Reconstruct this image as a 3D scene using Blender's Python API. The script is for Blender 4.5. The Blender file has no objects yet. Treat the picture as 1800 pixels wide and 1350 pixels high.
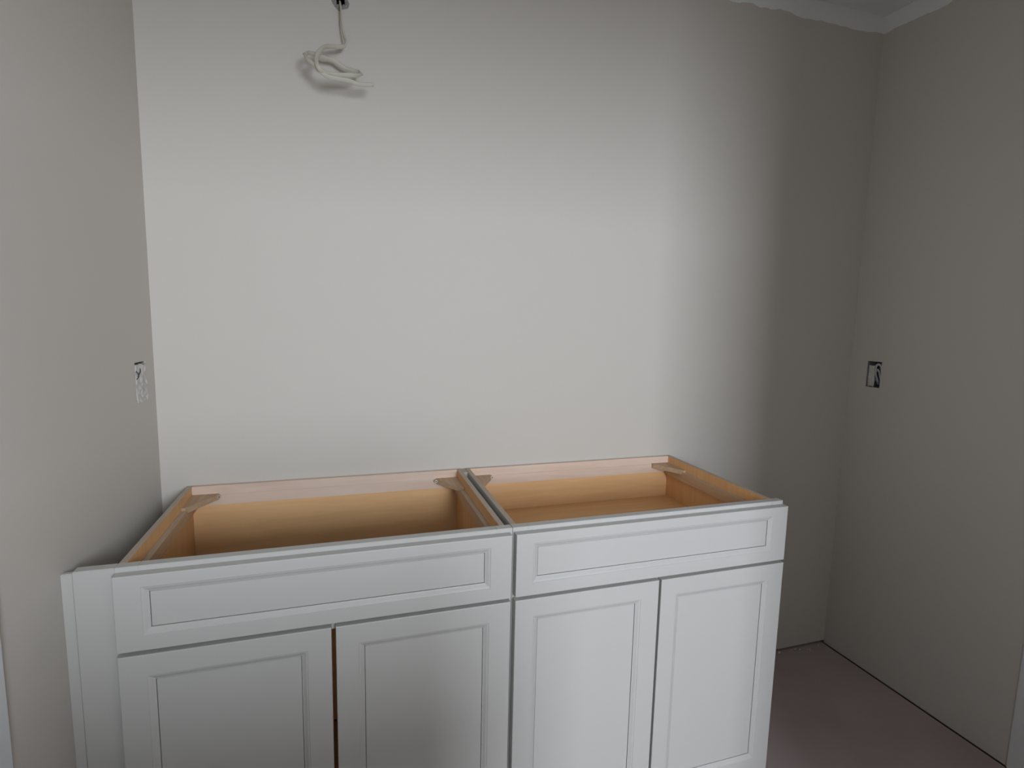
import bpy, bmesh, math, random
from mathutils import Vector, Matrix, noise
random.seed(4)
S = bpy.context.scene
C = S.collection

# ------------------------------------------------------------------ camera
cam_d = bpy.data.cameras.new('camera'); cam = bpy.data.objects.new('camera', cam_d); C.objects.link(cam)
cam_d.sensor_fit = 'HORIZONTAL'; cam_d.sensor_width = 36.0; cam_d.lens = 948.93 / 1800 * 36.0; cam_d.clip_start = 0.02
R = Vector((0.9534975, -0.3006439, 0.02134853)); U = Vector((0.016516, 0.12284254, 0.99228873)); F = Vector((0.30094806, 0.94579224, -0.12209549))
M = Matrix((R, U, -F)).transposed().to_4x4(); M.translation = Vector((0.5633, -1.6639, 1.3616))
cam.matrix_world = M
S.camera = cam

# ------------------------------------------------------------------ world, daylight, exposure
S.view_settings.view_transform = 'Standard'; S.view_settings.look = 'None'
S.view_settings.gamma = 1.0; S.view_settings.use_curve_mapping = False
S.view_settings.exposure = 0.0
w = bpy.data.worlds.new('sky'); S.world = w; w.use_nodes = True
w.node_tree.nodes['Background'].inputs[0].default_value = (0.62, 0.76, 1.0, 1); w.node_tree.nodes['Background'].inputs[1].default_value = 1.0
WIN = dict(x0=0.84, x1=1.48, z0=0.95, z1=2.05, y=-3.7)          # window of the room behind the camera
ld = bpy.data.lights.new('window_daylight', 'AREA'); ld.shape = 'RECTANGLE'
ld.size = WIN['x1'] - WIN['x0'] - .08; ld.size_y = WIN['z1'] - WIN['z0'] - .08
ld.energy = 78; ld.color = (0.84, 0.908, 1.0)
lo = bpy.data.objects.new('window_daylight', ld); C.objects.link(lo)
lo.location = ((WIN['x0'] + WIN['x1']) / 2, WIN['y'] + 0.03, (WIN['z0'] + WIN['z1']) / 2)
lo.rotation_euler = (math.radians(90), 0, 0)      # faces +Y, into the room
FILL_WIN = dict(y0=-3.5, y1=-2.4, z0=0.85, z1=1.95, x=-.75)          # unseen side window, added to lift the ambient light
ld2 = bpy.data.lights.new('side_fill_light', 'AREA'); ld2.shape = 'RECTANGLE'  # weak fill lamp for the added side window
ld2.size = FILL_WIN['z1'] - FILL_WIN['z0'] - .08; ld2.size_y = FILL_WIN['y1'] - FILL_WIN['y0'] - .08
ld2.energy = 6; ld2.color = (0.90, 0.945, 1.0)
lo2 = bpy.data.objects.new('side_fill_light', ld2); C.objects.link(lo2)
lo2.location = (FILL_WIN['x'] + .03, (FILL_WIN['y0'] + FILL_WIN['y1']) / 2, (FILL_WIN['z0'] + FILL_WIN['z1']) / 2)
lo2.rotation_euler = (0, math.radians(-90), 0)               # faces +X
DOOR = dict(x0=0.10, x1=1.545, z1=1.855)                          # doorway the camera looks through

# ------------------------------------------------------------------ materials
def mat(name, col, rough=.6, spec=.3, bump=0, bscale=300, var=0, vscale=6, metal=0):
    m = bpy.data.materials.new(name); m.use_nodes = True
    n = m.node_tree.nodes; l = m.node_tree.links; b = n['Principled BSDF']
    b.inputs['Base Color'].default_value = (*col, 1); b.inputs['Roughness'].default_value = rough
    b.inputs['Specular IOR Level'].default_value = spec; b.inputs['Metallic'].default_value = metal
    tc = n.new('ShaderNodeTexCoord')
    if var:
        t = n.new('ShaderNodeTexNoise'); t.inputs['Scale'].default_value = vscale; t.inputs['Detail'].default_value = 4
        l.new(tc.outputs['Object'], t.inputs['Vector'])
        mx = n.new('ShaderNodeMix'); mx.data_type = 'RGBA'
        mx.inputs[6].default_value = (*[c * (1 - var) for c in col], 1); mx.inputs[7].default_value = (*[min(1, c * (1 + var)) for c in col], 1)
        l.new(t.outputs['Fac'], mx.inputs[0]); l.new(mx.outputs[2], b.inputs['Base Color'])
    if bump:
        t = n.new('ShaderNodeTexNoise'); t.inputs['Scale'].default_value = bscale; t.inputs['Detail'].default_value = 2
        l.new(tc.outputs['Object'], t.inputs['Vector'])
        bp = n.new('ShaderNodeBump'); bp.inputs['Strength'].default_value = bump; bp.inputs['Distance'].default_value = .001
        l.new(t.outputs['Fac'], bp.inputs['Height']); l.new(bp.outputs['Normal'], b.inputs['Normal'])
    return m

def wood(name, c1, c2, axis, rough=.5, stretch=14, scale=5.0):
    m = bpy.data.materials.new(name); m.use_nodes = True
    n = m.node_tree.nodes; l = m.node_tree.links; b = n['Principled BSDF']
    tc = n.new('ShaderNodeTexCoord'); mp = n.new('ShaderNodeMapping')
    sc = [stretch, stretch, stretch]; sc['xyz'.index(axis)] = 1.0
    mp.inputs['Scale'].default_value = sc
    t = n.new('ShaderNodeTexNoise'); t.inputs['Scale'].default_value = scale; t.inputs['Detail'].default_value = 6; t.inputs['Distortion'].default_value = .6
    cr = n.new('ShaderNodeValToRGB'); cr.color_ramp.elements[0].position = .3; cr.color_ramp.elements[1].position = .7
    cr.color_ramp.elements[0].color = (*c1, 1); cr.color_ramp.elements[1].color = (*c2, 1)
    l.new(tc.outputs['Object'], mp.inputs['Vector']); l.new(mp.outputs['Vector'], t.inputs['Vector'])
    l.new(t.outputs['Fac'], cr.inputs['Fac']); l.new(cr.outputs['Color'], b.inputs['Base Color'])
    b.inputs['Roughness'].default_value = rough; b.inputs['Specular IOR Level'].default_value = .3
    return m

def wall_paint():
    """greige wall paint, rolled up to a wobbly hand-cut line; bare white primer above it"""
    m = mat('wall_paint', (.64, .60, .545), .7, .2, bump=.12, bscale=260)
    n = m.node_tree.nodes; l = m.node_tree.links; b = n['Principled BSDF']
    g = n.new('ShaderNodeNewGeometry'); sp = n.new('ShaderNodeSeparateXYZ'); l.new(g.outputs['Position'], sp.inputs[0])
    xy = n.new('ShaderNodeCombineXYZ'); l.new(sp.outputs[0], xy.inputs[0]); l.new(sp.outputs[1], xy.inputs[1])
    t = n.new('ShaderNodeTexNoise'); t.inputs['Scale'].default_value = 9; t.inputs['Detail'].default_value = 3; l.new(xy.outputs[0], t.inputs['Vector'])
    ma = n.new('ShaderNodeMath'); ma.operation = 'MULTIPLY_ADD'; ma.inputs[1].default_value = .05; ma.inputs[2].default_value = PAINT_Z - .025
    l.new(t.outputs['Fac'], ma.inputs[0])
    gt = n.new('ShaderNodeMath'); gt.operation = 'GREATER_THAN'; l.new(sp.outputs[2], gt.inputs[0]); l.new(ma.outputs[0], gt.inputs[1])
    mx = n.new('ShaderNodeMix'); mx.data_type = 'RGBA'; mx.inputs[6].default_value = b.inputs['Base Color'].default_value
    mx.inputs[7].default_value = (.86, .87, .86, 1); l.new(gt.outputs[0], mx.inputs[0]); l.new(mx.outputs[2], b.inputs['Base Color'])
    return m

PAINT_Z = 2.445; CEIL = 2.51
WALL = wall_paint()
PLAIN_WALL = mat('room_paint', (.76, .73, .69), .7, .2)
CEILM = mat('ceiling_white', (.84, .85, .84), .8, .1, bump=.1, bscale=150)
TRIM = mat('trim_white', (.74, .74, .735), .45, .4)
PAINT = mat('cabinet_paint', (.565, .553, .527), .42, .4, bump=.04, bscale=400)
MAPLE_X = wood('maple_ply_lengthwise', (.80, .485, .235), (.87, .55, .28), 'x')
MAPLE_Z = wood('maple_ply_upright', (.72, .40, .175), (.80, .47, .22), 'z')
RAILW = wood('pale_maple_rail', (.72, .53, .42), (.80, .63, .52), 'x', stretch=10, scale=4)
BATW = wood('batten_wood', (.54, .33, .19), (.62, .40, .24), 'y')
BLOCKW = wood('corner_block_wood', (.46, .31, .19), (.58, .41, .27), 'y', scale=9)
SHADEDW = wood('shaded_bottom_wood', (.22, .115, .05), (.27, .145, .07), 'x')  # wood darkened in its colour for the shade seen through the door gap
EDGE = wood('ply_edge', (.46, .37, .29), (.56, .46, .37), 'y', scale=20)
FLOORM = mat('dusty_subfloor', (.47, .385, .37), .8, .2, bump=.2, bscale=40, var=.22, vscale=3.5)
ROOMFLOOR = mat('room_floor', (.40, .34, .29), .6, .3, var=.15)
BOXM = mat('grey_box_plastic', (.27, .27, .275), .6, .3, var=.3, vscale=60)
DARKBOX = mat('box_plastic', (.035, .037, .05), .5, .4)
MUD = mat('drywall_mud', (.62, .60, .56), .9, .1, bump=.5, bscale=90, var=.12, vscale=40)
CABLEM = mat('cable_sheath', (.60, .575, .49), .5, .3)
WIREM = mat('wire_grey', (.50, .50, .49), .5, .4)
STEEL = mat('screw_metal', (.72, .70, .60), .35, .5, metal=.6)
SOLE = wood('sole_plate_wood', (.16, .11, .07), (.22, .15, .10), 'y')
TORN = mat('torn_drywall', (.30, .285, .26), .95, .1, bump=.4, bscale=200, var=.3, vscale=120)
GLASS = mat('window_glass', (.75, .85, .95), .05, .5)

# ------------------------------------------------------------------ helpers
def link(name, bm, mats, parent=None, smooth=False):
    bmesh.ops.recalc_face_normals(bm, faces=bm.faces)
    me = bpy.data.meshes.new(name); bm.to_mesh(me); bm.free()
    for m in (mats if isinstance(mats, (list, tuple)) else [mats]): me.materials.append(m)
    o = bpy.data.objects.new(name, me); C.objects.link(o)
    if parent: o.parent = parent
    if smooth:
        for p in me.polygons: p.use_smooth = True
    return o
def add_box(bm, a, b, bev=0.0, mi=0):
    x0, y0, z0 = a; x1, y1, z1 = b
    vs = [bm.verts.new(p) for p in ((x0,y0,z0),(x1,y0,z0),(x1,y1,z0),(x0,y1,z0),(x0,y0,z1),(x1,y0,z1),(x1,y1,z1),(x0,y1,z1))]
    fs = [bm.faces.new([vs[i] for i in q]) for q in ((0,3,2,1),(4,5,6,7),(0,1,5,4),(1,2,6,5),(2,3,7,6),(3,0,4,7))]
    for f in fs: f.material_index = mi
    if bev:
        es = list({e for f in fs for e in f.edges})
        bmesh.ops.bevel(bm, geom=es, offset=bev, segments=2, affect='EDGES', clamp_overlap=True)
    return fs
def box(name, a, b, m, parent=None, bev=0.0, top=None):
    bm = bmesh.new(); add_box(bm, a, b, bev)
    if top is not None:
        bm.normal_update()
        for f in bm.faces:
            if f.normal.z > .9: f.material_index = 1
        return link(name, bm, [m, top], parent)
    return link(name, bm, m, parent)
def struct(o): o['kind'] = 'structure'; return o
def thing(name, loc, label, cat, group=None):
    e = bpy.data.objects.new(name, None); e.empty_display_size = .05; C.objects.link(e); e.location = loc
    tag(e, label, cat, group); return e
def tag(o, label, cat, group=None):
    o['label'] = label; o['category'] = cat
    if group: o['group'] = group
    return o
def under(o, parent):                       # parent an object built in world coordinates
    o.parent = parent; o.matrix_parent_inverse = Matrix.Translation(-parent.location); return o
def slab(name, u0, u1, z0, z1, holes, place, t, m, parent=None):
    """flat wall with rectangular holes; place(u, d, z) -> world, d = 0 at the room face and t at the back"""
    us = sorted({u0, u1, *[h[0] for h in holes], *[h[1] for h in holes]}); zs = sorted({z0, z1, *[h[2] for h in holes], *[h[3] for h in holes]})
    inside = lambda u, z: any(h[0] < u < h[1] and h[2] < z < h[3] for h in holes)
    bm = bmesh.new(); cache = {}
    def V(u, d, z):
        k = (round(u, 5), d, round(z, 5))
        if k not in cache: cache[k] = bm.verts.new(place(u, d, z))
        return cache[k]
    full = {}
    for i in range(len(us) - 1):
        for j in range(len(zs) - 1): full[i, j] = not inside((us[i] + us[i+1]) / 2, (zs[j] + zs[j+1]) / 2)
    for (i, j), ok in full.items():
        if not ok: continue
        a, b, c, d = us[i], us[i+1], zs[j], zs[j+1]
        for dd in (0, t): bm.faces.new([V(a,dd,c), V(b,dd,c), V(b,dd,d), V(a,dd,d)])
        for (ni, nj), (p, q) in (((i-1,j), ((a,c),(a,d))), ((i+1,j), ((b,c),(b,d))), ((i,j-1), ((a,c),(b,c))), ((i,j+1), ((a,d),(b,d)))):
            if not full.get((ni, nj), False):
                bm.faces.new([V(p[0],0,p[1]), V(q[0],0,q[1]), V(q[0],t,q[1]), V(p[0],t,p[1])])
    return link(name, bm, m, parent)

# ------------------------------------------------------------------ the setting
XR = 2.5297; YF = -1.78; KL = .0458
def xl(y): return .0843 + KL * y            # the left wall is a little out of square
CABLE_HOLE = (.562, .592, 2.192, 2.235)
BOX_L = (-.124, -.060, 1.138, 1.231); BOX_R = (-.136, -.073, 1.123, 1.223)
DL = (-1.56, -.762, 0.0, 2.03); DR = (-1.56, -.742, 0.0, 2.03)

struct(box('floor', (-.6, YF - .12, -.05), (XR - .009, .2, 0), FLOORM))       # stops short of the wall: open joint
struct(box('floor_subfloor', (-.6, YF - .12, -.07), (XR + .2, .2, -.05), SOLE))
struct(box('ceiling', (-.2, YF, CEIL), (XR + .2, .15, CEIL + .06), CEILM))
struct(slab('wall_back', .0843 - .1, XR + .1, .010, CEIL, [CABLE_HOLE], lambda u, d, z: (u, d, z), .0127, WALL))
struct(slab('wall_right', YF, 0, .018, CEIL, [BOX_R, DR], lambda u, d, z: (XR + d, u, z), .0127, WALL))
struct(slab('wall_left', YF, 0, .012, CEIL, [BOX_L, DL], lambda u, d, z: (xl(u) - d, u, z), .0127, WALL))
struct(box('trim_7', (.0, .0128, 0), (XR + .05, .05, .04), SOLE))
struct(box('trim_8', (XR + .0128, YF, -.05), (XR + .06, .03, .04), SOLE))
# outer sheathing that closes the stud space
struct(box('wall_back_sheathing', (-.2, .11, 0), (XR + .2, .15, CEIL), SOLE))
struct(box('wall_right_sheathing', (XR + .10, YF, 0), (XR + .14, .15, CEIL), SOLE))
struct(box('wall_left_sheathing', (-.16, YF, 0), (-.12, .15, CEIL), SOLE))

# flush doors in the side walls and their casings
def casing(name, side, y0, y1, z1, wid=.062, th=.011):
    bm = bmesh.new()
    f = (lambda y, d: xl(y) + d) if side < 0 else (lambda y, d: XR - d)
    def piece(ya, yb, za, zb):
        vs = []
        for d in (-.004, th):
            for (y, z) in ((ya, za), (yb, za), (yb, zb), (ya, zb)): vs.append(bm.verts.new((f(y, d), y, z)))
        for q in ((0,1,2,3),(7,6,5,4),(0,4,5,1),(1,5,6,2),(2,6,7,3),(3,7,4,0)): bm.faces.new([vs[i] for i in q])
    piece(y1, y1 + wid, 0, z1 + wid); piece(y0 - wid, y0, 0, z1 + wid); piece(y0, y1, z1, z1 + wid)
    bmesh.ops.bevel(bm, geom=list(bm.edges), offset=.003, segments=2, affect='EDGES')
    return struct(link(name, bm, TRIM))
casing('trim_1', -1, DL[0], DL[1], DL[3]); casing('trim_2', 1, DR[0], DR[1], DR[3])
def wall_door(name, side):
    f = (lambda y, d: xl(y) - d) if side < 0 else (lambda y, d: XR + d)
    bm = bmesh.new(); D = DL if side < 0 else DR; y0, y1 = D[0] + .002, D[1] - .002
    def piece(ya, yb, za, zb, d0, d1):
        vs = [bm.verts.new((f(y, d), y, z)) for d in (d0, d1) for (y, z) in ((ya, za), (yb, za), (yb, zb), (ya, zb))]
        for q in ((0,1,2,3),(7,6,5,4),(0,4,5,1),(1,5,6,2),(2,6,7,3),(3,7,4,0)): bm.faces.new([vs[i] for i in q])
    piece(y0, y1, .012, 2.028, .012, .035)
    for za, zb in ((.012, .22), (.92, 1.06), (1.9, 2.028)): piece(y0 + .11, y1 - .11, za, zb, .004, .012)
    piece(y0, y0 + .11, .012, 2.028, .004, .012); piece(y1 - .11, y1, .012, 2.028, .004, .012)
    return struct(link(name, bm, TRIM))
wall_door('door_1', -1); wall_door('door_2', 1)

# wall behind the camera with the doorway, and the lit room beyond
RX0, RX1, RY = FILL_WIN['x'], 3.9, WIN['y']
struct(slab('wall_front', RX0, RX1, 0, CEIL, [(DOOR['x0'], DOOR['x1'], 0, DOOR['z1'])], lambda u, d, z: (u, YF - d, z), .12, PLAIN_WALL))
bm = bmesh.new()
add_box(bm, (DOOR['x0'] - .001, YF - .125, 0), (DOOR['x0'] + .016, YF + .005, DOOR['z1']))
add_box(bm, (DOOR['x1'] - .016, YF - .125, 0), (DOOR['x1'] + .001, YF + .005, DOOR['z1']))
add_box(bm, (DOOR['x0'], YF - .125, DOOR['z1'] - .016), (DOOR['x1'], YF + .005, DOOR['z1'] + .001))
struct(link('trim_3', bm, TRIM))
struct(box('wall_half_added', (DOOR['x0'] + .016, YF - .115, 0), (1.02, YF - .005, 1.01), PLAIN_WALL, bev=.002))  # unseen half wall, added to shade the lower left
struct(box('trim_half_added', (DOOR['x0'] + .016, YF - .13, 1.01), (1.035, YF + .01, 1.035), TRIM, bev=.003))  # cap of the added half wall
struct(box('floor_room', (RX0, RY - .1, -.05), (RX1, YF - .12, 0), ROOMFLOOR))
struct(box('ceiling_room', (RX0, RY - .1, CEIL), (RX1, YF, CEIL + .06), CEILM))
struct(slab('wall_room_left', RY - .1, YF, 0, CEIL, [(FILL_WIN['y0'], FILL_WIN['y1'], FILL_WIN['z0'], FILL_WIN['z1'])], lambda u, d, z: (RX0 - d, u, z), .12, PLAIN_WALL))
bm = bmesh.new(); y0, y1, z0, z1 = FILL_WIN['y0'], FILL_WIN['y1'], FILL_WIN['z0'], FILL_WIN['z1']
for a, b in (((RX0-.08, y0, z0), (RX0-.03, y0+.045, z1)), ((RX0-.08, y1-.045, z0), (RX0-.03, y1, z1)), ((RX0-.08, y0, z0), (RX0-.03, y1, z0+.045)),
             ((RX0-.08, y0, z1-.045), (RX0-.03, y1, z1)), ((RX0-.075, y0, (z0+z1)/2-.02), (RX0-.035, y1, (z0+z1)/2+.02))): add_box(bm, a, b)
wf = struct(link('window_fill_added', bm, TRIM))  # frame around the added fill light
box('pane', (RX0-.058, y0+.04, z0+.04), (RX0-.054, y1-.04, z1-.04), GLASS, wf)
struct(box('wall_room_right', (RX1, RY - .1, 0), (RX1 + .1, YF, CEIL), PLAIN_WALL))
struct(slab('wall_room_window', RX0, RX1, 0, CEIL, [(WIN['x0'], WIN['x1'], WIN['z0'], WIN['z1'])], lambda u, d, z: (u, RY - d, z), .12, PLAIN_WALL))
bm = bmesh.new(); x0, x1, z0, z1 = WIN['x0'], WIN['x1'], WIN['z0'], WIN['z1']
for a, b in (((x0, RY-.08, z0), (x0+.045, RY-.03, z1)), ((x1-.045, RY-.08, z0), (x1, RY-.03, z1)), ((x0, RY-.08, z0), (x1, RY-.03, z0+.045)),
             ((x0, RY-.08, z1-.045), (x1, RY-.03, z1)), ((x0, RY-.075, (z0+z1)/2-.02), (x1, RY-.035, (z0+z1)/2+.02))): add_box(bm, a, b)
wf = struct(link('window_1', bm, TRIM))
box('pane', (x0+.04, RY-.058, z0+.04), (x1-.04, RY-.054, z1-.04), GLASS, wf)

# ------------------------------------------------------------------ vanity base cabinets
H = .876; YB = -.004; YSF = -.495; YFR = -.5165
def front_panel(name, x0, x1, z0, z1, inner, parent, y_back=YFR - .0005, th=.0205):
    """overlay front: mitred frame with an eased edge and a moulded bevel, recessed centre panel held in a groove"""
    k = (1.6639 + (y_back - th)) / (1.6639 - .5331)          # sizes were surveyed on the plane y = -.5331
    ax = lambda v: .5633 + (v - .5633) * k
    az = lambda v: 1.3616 + (v - 1.3616) * k
    x0, x1, z0, z1 = ax(x0), ax(x1), az(z0), az(z1)
    ix0, ix1, iz0, iz1 = ax(inner[0]), ax(inner[1]), az(inner[2]), az(inner[3])
    rect = lambda o: (x0 + o, x1 - o, z0 + o, z1 - o)
    inn = lambda o: (ix0 - o, ix1 + o, iz0 - o, iz1 + o)
    prof = [(rect(0), 0), (rect(0), th - .0016), (rect(.0005), th - .0005), (rect(.0016), th), (inn(.0125), th), (inn(.0115), th - .0012), (inn(.008), th - .0022),
            (inn(.003), th - .0056), (inn(.001), th - .0066), (inn(0), th - .0066), (inn(0), 0)]
    bm = bmesh.new(); loops = []
    for (a, b, c, d), h in prof: loops.append([bm.verts.new((x, y_back - h, z)) for x, z in ((a, c), (b, c), (b, d), (a, d))])
    for k in range(len(loops)):
        A = loops[k]; B = loops[(k + 1) % len(loops)]
        for i in range(4): bm.faces.new([A[i], A[(i+1) % 4], B[(i+1) % 4], B[i]])
    o = under(link(name, bm, PAINT), parent)
    bm = bmesh.new(); g = .0011
    add_box(bm, (ix0 + g, y_back - (th - .0074), iz0 + g), (ix1 - g, y_back - .004, iz1 - g), .0006)
    add_box(bm, (ix0 - .004, y_back - .006, iz0 - .004), (ix1 + .004, y_back - .002, iz1 + .004))
    p = link('center_panel', bm, PAINT); p.parent = o
    return o
def block(name, parent, xs, sx, ys, lx, ly, z, screw):
    """triangular corner block between the side panel (at xs) and the back rail (at ys), tips cut off"""
    bm = bmesh.new(); c = .010
    pts = [(0, 0), (lx, 0), (lx, -c), (c, -ly), (0, -ly)]
    top = [bm.verts.new((xs + sx * x, ys + y, z)) for x, y in pts]; bot = [bm.verts.new((v.co.x, v.co.y, z - .015)) for v in top]
    bm.faces.new(top); bm.faces.new(bot)
    for i in range(5): bm.faces.new([top[i], top[(i+1) % 5], bot[(i+1) % 5], bot[i]])
    o = under(link(name, bm, BLOCKW), parent)
    if screw:
        bm = bmesh.new(); cx = xs + sx * (lx + .002)
        Mx = Matrix.Translation((cx, ys - c - .003, z - .006)) @ Matrix.Rotation(math.radians(90), 4, 'X')
        bmesh.ops.create_cone(bm, cap_ends=True, segments=14, radius1=.0048, radius2=.0048, depth=.003, matrix=Mx)
        bmesh.ops.create_cone(bm, cap_ends=True, segments=10, radius1=.0019, radius2=.0019, depth=.02, matrix=Matrix.Translation((0, .009, 0)) @ Mx)
        s = link('screw', bm, STEEL); s.parent = o
        s['label'] = 'small bright screw head'
        bm = bmesh.new()
        bmesh.ops.create_cone(bm, cap_ends=True, segments=8, radius1=.0017, radius2=.0017, depth=.001, matrix=Matrix.Translation((0, -.0017, 0)) @ Mx)
        s2 = link('screw_recess', bm, DARKBOX); s2.parent = o
    return o

def cabinet(label, sx0, sx1, fx0, fx1, mullion, dust, drawer, dpan, doors, dpans, cab_screws):
    root = thing('base_cabinet', ((fx0 + fx1) / 2, -.27, 0), label, 'cabinet')
    P = lambda name, a, b, m, **k: under(box(name, a, b, m, **k), root)
    t = .0135
    for xa, xb, out in ((sx0, sx0 + t, -1), (sx1 - t, sx1, 1)):
        sp = P('side_panel', (xa, YSF, .0), (xb, YB, H), MAPLE_Z, top=EDGE, bev=.0006)
        sp.data.materials.append(PAINT)
        for q in sp.data.polygons:
            if q.normal.x * out > .9: q.material_index = 2
    i0, i1 = sx0 + t, sx1 - t
    P('back_panel', (i0, -.012, .09), (i1, YB - .002, .845), MAPLE_X)
    P('bottom_panel', (i0, YSF, .07), (i1, -.012, .084), SHADEDW)
    # back rail in two glued strips: the upper one stands a hair proud of the lower
    P('back_rail', (i0, -.0165, .850), (i1, YB, H), RAILW, bev=.0008)
    P('hanging_rail', (i0, -.0158 if not dust else -.0175, .820), (i1, -.0118, .8502), RAILW, bev=.0008)
    P('side_batten', (i0, YSF + .001, .814), (i0 + .013, -.018, .845), BATW, top=EDGE, bev=.0008)
    P('side_batten', (i1 - .013, YSF + .001, .814), (i1, -.018, .845), BATW, top=EDGE, bev=.0008)
    block('corner_block', root, i0, 1, -.0165, .068, .108, .853, cab_screws[0])
    block('corner_block', root, i1, -1, -.0165, .068, .108, .853, cab_screws[1])
    if dust: P('dust_panel', (i0, YSF, .716), (i1, -.012, .729), MAPLE_X)
    # face frame
    fr = lambda name, a, b: P(name, a, b, PAINT, bev=.0007)
    fr('stile', (fx0, YFR, .06), (fx0 + .038, YSF, H)); fr('stile', (fx1 - .038, YFR, .06), (fx1, YSF, H))
    fr('rail', (fx0 + .038, YFR, H - .038), (fx1 - .038, YSF, H)); fr('rail', (fx0 + .038, YFR, .690), (fx1 - .038, YSF, .728))
    fr('rail', (fx0 + .038, YFR, .06), (fx1 - .038, YSF, .098))
    if mullion: mx = (doors[0][1] + doors[1][0]) / 2; fr('mullion', (mx - .019, YFR, .098), (mx + .019, YSF, .690))
    P('toe_kick', (sx0, YSF + .05, 0), (sx1, YSF + .066, .07), PAINT)
    front_panel('drawer_front', *drawer, .711, .8642, dpan, root)
    for (a, b), (pa, pb) in zip(doors, dpans): front_panel('door', a, b, .069, .7025, (pa, pb, .1285, .6460), root)
    return root
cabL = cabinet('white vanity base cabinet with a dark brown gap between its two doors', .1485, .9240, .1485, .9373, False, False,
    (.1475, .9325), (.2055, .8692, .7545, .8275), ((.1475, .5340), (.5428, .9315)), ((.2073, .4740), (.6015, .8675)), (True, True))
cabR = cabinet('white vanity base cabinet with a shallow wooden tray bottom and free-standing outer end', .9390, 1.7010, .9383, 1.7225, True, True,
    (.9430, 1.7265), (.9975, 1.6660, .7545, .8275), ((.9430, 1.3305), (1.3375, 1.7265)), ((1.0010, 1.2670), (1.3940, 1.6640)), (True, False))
under(box('filler_strip', (.0815, YFR, .0), (.1483, YSF, H), PAINT, bev=.0008), cabL)
under(box('spacer_block', (.9240, -.047, .76), (.9384, YB, H - .001), EDGE), cabL)
bm = bmesh.new(); add_box(bm, (.0608, -.5125, .0), (.0803, -.502, .8715), .0012)
tag(link('scribe_molding', bm, PAINT), 'thin white scribe strip standing between the cabinet filler and the wall', 'molding')

# ------------------------------------------------------------------ hanging electrical cable
CABLE = [(0.577,0.060,2.213), (0.576,0.012,2.211), (0.578,-0.020,2.180), (0.580,-0.035,2.140), (0.585,-0.040,2.105), (0.589,-0.050,2.084), (0.580,-0.065,2.065), (0.560,-0.080,2.055), (0.542,-0.100,2.044), (0.529,-0.120,2.027), (0.519,-0.140,2.002), (0.517,-0.155,1.980), (0.522,-0.160,1.965), (0.535,-0.150,1.960), (0.555,-0.140,1.962), (0.583,-0.130,1.969), (0.611,-0.120,1.976), (0.625,-0.100,1.988), (0.623,-0.075,2.003), (0.606,-0.060,2.011), (0.583,-0.050,2.020), (0.559,-0.050,2.033), (0.537,-0.060,2.032), (0.513,-0.080,2.028), (0.496,-0.100,2.021), (0.489,-0.120,2.007), (0.495,-0.135,1.991), (0.511,-0.146,1.976), (0.524,-0.150,1.961), (0.544,-0.147,1.953), (0.569,-0.142,1.953), (0.592,-0.135,1.955), (0.615,-0.128,1.953), (0.635,-0.120,1.956), (0.656,-0.113,1.962)]
def catmull(pts, n=7):
    out = []; P = [Vector(p) for p in pts]
    for i in range(len(P) - 1):
        p0, p1, p2, p3 = P[max(i-1, 0)], P[i], P[i+1], P[min(i+2, len(P)-1)]
        for k in range(n):
            t = k / n
            out.append(.5 * ((2*p1) + (p2-p0)*t + (2*p0-5*p1+4*p2-p3)*t*t + (3*p1-p0-3*p2+p3)*t**3))
    out.append(P[-1]); return out
def ribbon(bm, path, hw, ht, seg=12, normal=Vector((0, -.35, 1)), power=.6):
    rings = []
    for i, p in enumerate(path):
        t = (path[min(i+1, len(path)-1)] - path[max(i-1, 0)]).normalized()
        nrm = normal(i / (len(path) - 1)) if callable(normal) else normal
        n = (nrm - t * nrm.dot(t)).normalized(); b = t.cross(n)
        ring = []
        for k in range(seg):
            a = 2 * math.pi * k / seg; ca, sa = math.cos(a), math.sin(a)
            ring.append(bm.verts.new(p + b * hw * math.copysign(abs(ca)**power, ca) + n * ht * math.copysign(abs(sa)**power, sa)))
        rings.append(ring)
    for A, B in zip(rings, rings[1:]):
        for k in range(seg): bm.faces.new([A[k], A[(k+1) % seg], B[(k+1) % seg], B[k]])
    bm.faces.new(rings[0]); bm.faces.new(rings[-1])
def cable_normal(s):
    k = min(1, max(0, (s - .10) / .08)); return Vector((1, .1, .1)).lerp(Vector((.1, .72, .69)), k)
cab = thing('electrical_cable', (.577, 0, 2.2), 'white flat electrical cable looped and hanging out of a ragged wall hole', 'cable')
bm = bmesh.new(); path = catmull(CABLE); ribbon(bm, path, .0055, .0026, normal=cable_normal)
under(link('cable_sheath', bm, CABLEM, smooth=True), cab)
bm = bmesh.new(); e = Vector(CABLE[-1]); d = (e - Vector(CABLE[-2])).normalized()
for off in (-.003, 0, .003):
    q = Vector((0, .35, .9)) * off
    ribbon(bm, [e - d * .004 + q, e + d * .0015 + q], .0012, .0012, seg=8, power=1)
under(link('conductor', bm, STEEL), cab)
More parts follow.
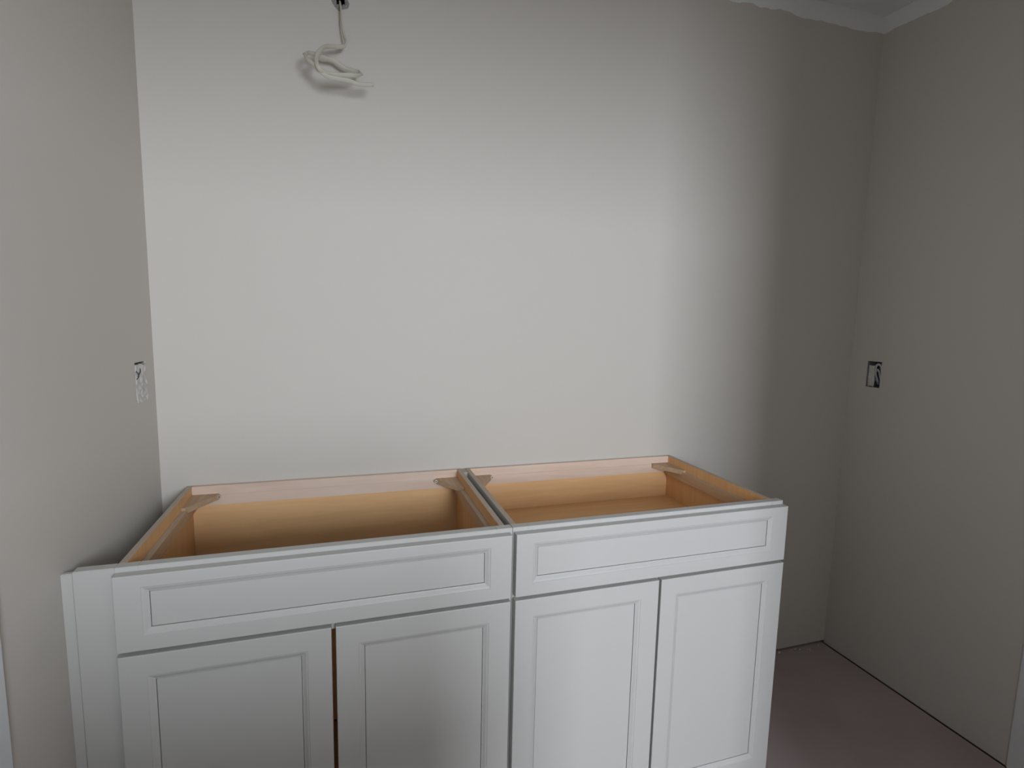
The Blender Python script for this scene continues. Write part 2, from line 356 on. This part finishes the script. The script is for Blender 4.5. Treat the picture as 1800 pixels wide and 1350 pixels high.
# torn drywall around the hole
bm = bmesh.new(); cx, cz = .577, 2.2135; N = 28; inner = []; outer = []; back = []
for k in range(N):
    a = 2 * math.pi * k / N
    ri = .0105 + .0045 * random.random(); ro = .019 + .006 * random.random()
    inner.append(bm.verts.new((cx + ri * math.cos(a), -.004 + .006 * random.random(), cz + 1.35 * ri * math.sin(a))))
    outer.append(bm.verts.new((cx + ro * math.cos(a), -.0012, cz + 1.3 * ro * math.sin(a)))); back.append(bm.verts.new((cx + ri * math.cos(a) * 1.05, .012, cz + 1.35 * ri * math.sin(a))))
for k in range(N):
    j = (k + 1) % N
    bm.faces.new([inner[k], inner[j], outer[j], outer[k]]); bm.faces.new([inner[k], inner[j], back[j], back[k]])
tag(link('torn_hole_edge', bm, TORN), 'ragged torn drywall rim around the cable hole', 'wall hole')

# ------------------------------------------------------------------ open electrical boxes
def outlet_box(label, side, rect, mudded):
    y0, y1, z0, z1 = rect; yc = (y0 + y1) / 2
    f = (lambda y, d: xl(y) - d) if side < 0 else (lambda y, d: XR + d)
    root = thing('outlet_box', (f(yc, 0), yc, z0), label, 'electrical box')
    bm = bmesh.new(); dep = .062; g = .0012; wl = .002
    def quad(*ps): bm.faces.new([bm.verts.new((f(y, d), y, z)) for y, d, z in ps])
    a, b, c, d = y0 + g, y1 - g, z0 + g, z1 - g
    for (s, e, h) in ((0, 0, 0), (wl, wl, 1)):
        A, B, Cc, D = a + s, b - s, c + s, d - s; dd = dep - e
        quad((A,.001,Cc),(A,dd,Cc),(A,dd,D),(A,.001,D)); quad((B,.001,Cc),(B,dd,Cc),(B,dd,D),(B,.001,D))
        quad((A,.001,Cc),(B,.001,Cc),(B,dd,Cc),(A,dd,Cc)); quad((A,.001,D),(B,.001,D),(B,dd,D),(A,dd,D)); quad((A,dd,Cc),(B,dd,Cc),(B,dd,D),(A,dd,D))
    under(link('box_shell', bm, BOXM), root)
    return root, f
rl, f = outlet_box('open electrical box smeared over with pale joint compound, beside the cabinet filler', -1, BOX_L, True)
def mud_plate(root, f, ys, zs, depth, name='joint_compound', amp=.0025, seed=0, skip=0.0, th=.003):
    """lumpy sheet of dried joint compound with a ragged outline"""
    ny, nz = 14, 22; bm = bmesh.new(); vs = {}
    y0, y1 = ys; z0, z1 = zs
    for i in range(ny + 1):
        for j in range(nz + 1):
            u, v = i / ny, j / nz
            y = y0 + (y1 - y0) * u; z = z0 + (z1 - z0) * v
            n1 = noise.noise(Vector((y * 90 + seed, z * 90, seed))); n2 = noise.noise(Vector((y * 60, z * 60 + seed * 3, 4.1)))
            ed = 1 if i in (0, ny) or j in (0, nz) else 0
            y += amp * n2 * (1.0 if ed else .4); z += amp * n1 * (1.0 if ed else .4)
            for s in (0, 1): vs[i, j, s] = bm.verts.new((f(y, depth + amp * .8 * n1 + s * th), y, z))
    keep = lambda i, j: noise.noise(Vector((i * .35 + seed * 7, j * .30, 2.2))) > -1 + skip
    cells = {(i, j) for i in range(ny) for j in range(nz) if keep(i, j)}
    for (i, j) in cells:
        for s in (0, 1): bm.faces.new([vs[i,j,s], vs[i+1,j,s], vs[i+1,j+1,s], vs[i,j+1,s]])
        for (di, dj), (p, q) in (((-1,0),((i,j),(i,j+1))), ((1,0),((i+1,j),(i+1,j+1))), ((0,-1),((i,j),(i+1,j))), ((0,1),((i,j+1),(i+1,j+1)))):
            if (i+di, j+dj) not in cells: bm.faces.new([vs[(*p,0)], vs[(*q,0)], vs[(*q,1)], vs[(*p,1)]])
    return under(link(name, bm, MUD, smooth=False), root)
mud_plate(rl, f, (BOX_L[0] + .0035, BOX_L[1] + .003), (BOX_L[2] - .007, BOX_L[3] - .006), -.0012, seed=1.3, amp=.0045, th=.005)
bm = bmesh.new()
ribbon(bm, catmull([(f(-.118, -.004), -.118, 1.196), (f(-.113, -.005), -.113, 1.203), (f(-.106, -.005), -.106, 1.208), (f(-.098, -.002), -.098, 1.214), (f(-.092, .004), -.092, 1.218)]), .0015, .0010, normal=Vector((1, 0, 0)))
ribbon(bm, catmull([(f(-.120, .002), -.120, 1.213), (f(-.119, -.004), -.119, 1.205), (f(-.118, -.005), -.118, 1.196), (f(-.118, .002), -.118, 1.186)]), .0013, .0010, normal=Vector((1, 0, 0)))
under(link('wire', bm, DARKBOX, smooth=True), rl)
rr, f = outlet_box('open electrical box with wires curled inside, on the shadowed wall past the cabinets', 1, BOX_R, False)
mud_plate(rr, f, (BOX_R[0] - .003, BOX_R[0] + .006), (BOX_R[2] - .002, BOX_R[3] + .001), .0005, seed=2.1, amp=.002)
mud_plate(rr, f, (BOX_R[1] - .028, BOX_R[1] + .002), (BOX_R[2] + .002, BOX_R[3] - .016), .006, seed=5.2, amp=.004)
bm = bmesh.new()
def arch(yc, hw, zb, zt, d):
    return catmull([(f(yc - hw, d + .012), yc - hw, zb), (f(yc - hw, d), yc - hw, (zb + zt) / 2), (f(yc - hw * .7, d - .004), yc - hw * .7, zt - .008), (f(yc, d - .006), yc, zt),
        (f(yc + hw * .75, d - .004), yc + hw * .75, zt - .010), (f(yc + hw, d), yc + hw, (zb + zt) / 2), (f(yc + hw * .6, d + .012), yc + hw * .6, zb)])
ribbon(bm, arch(-.115, .014, 1.142, 1.213, .010), .0042, .0022, normal=Vector((1, 0, 0)))
ribbon(bm, arch(-.108, .009, 1.134, 1.192, .016), .0038, .0022, normal=Vector((1, 0, 0)))
under(link('wire', bm, WIREM, smooth=True), rr)

# ------------------------------------------------------------------ drywall crumbs at the foot of the back wall
bm = bmesh.new()
for k in range(26):
    x = random.uniform(1.85, 2.5); y = -.004 - abs(random.gauss(0, .012)); r = random.uniform(.0015, .005)
    v = bmesh.ops.create_icosphere(bm, subdivisions=1, radius=r, matrix=Matrix.Translation((x, y - r, r * .7)))['verts']
    for q in v: q.co += Vector((random.uniform(-.3, .3), random.uniform(-.3, .3), random.uniform(-.3, .3))) * r
o = tag(link('drywall_crumbs', bm, MUD), 'pale drywall crumbs lying along the foot of the wall', 'debris'); o['kind'] = 'stuff'
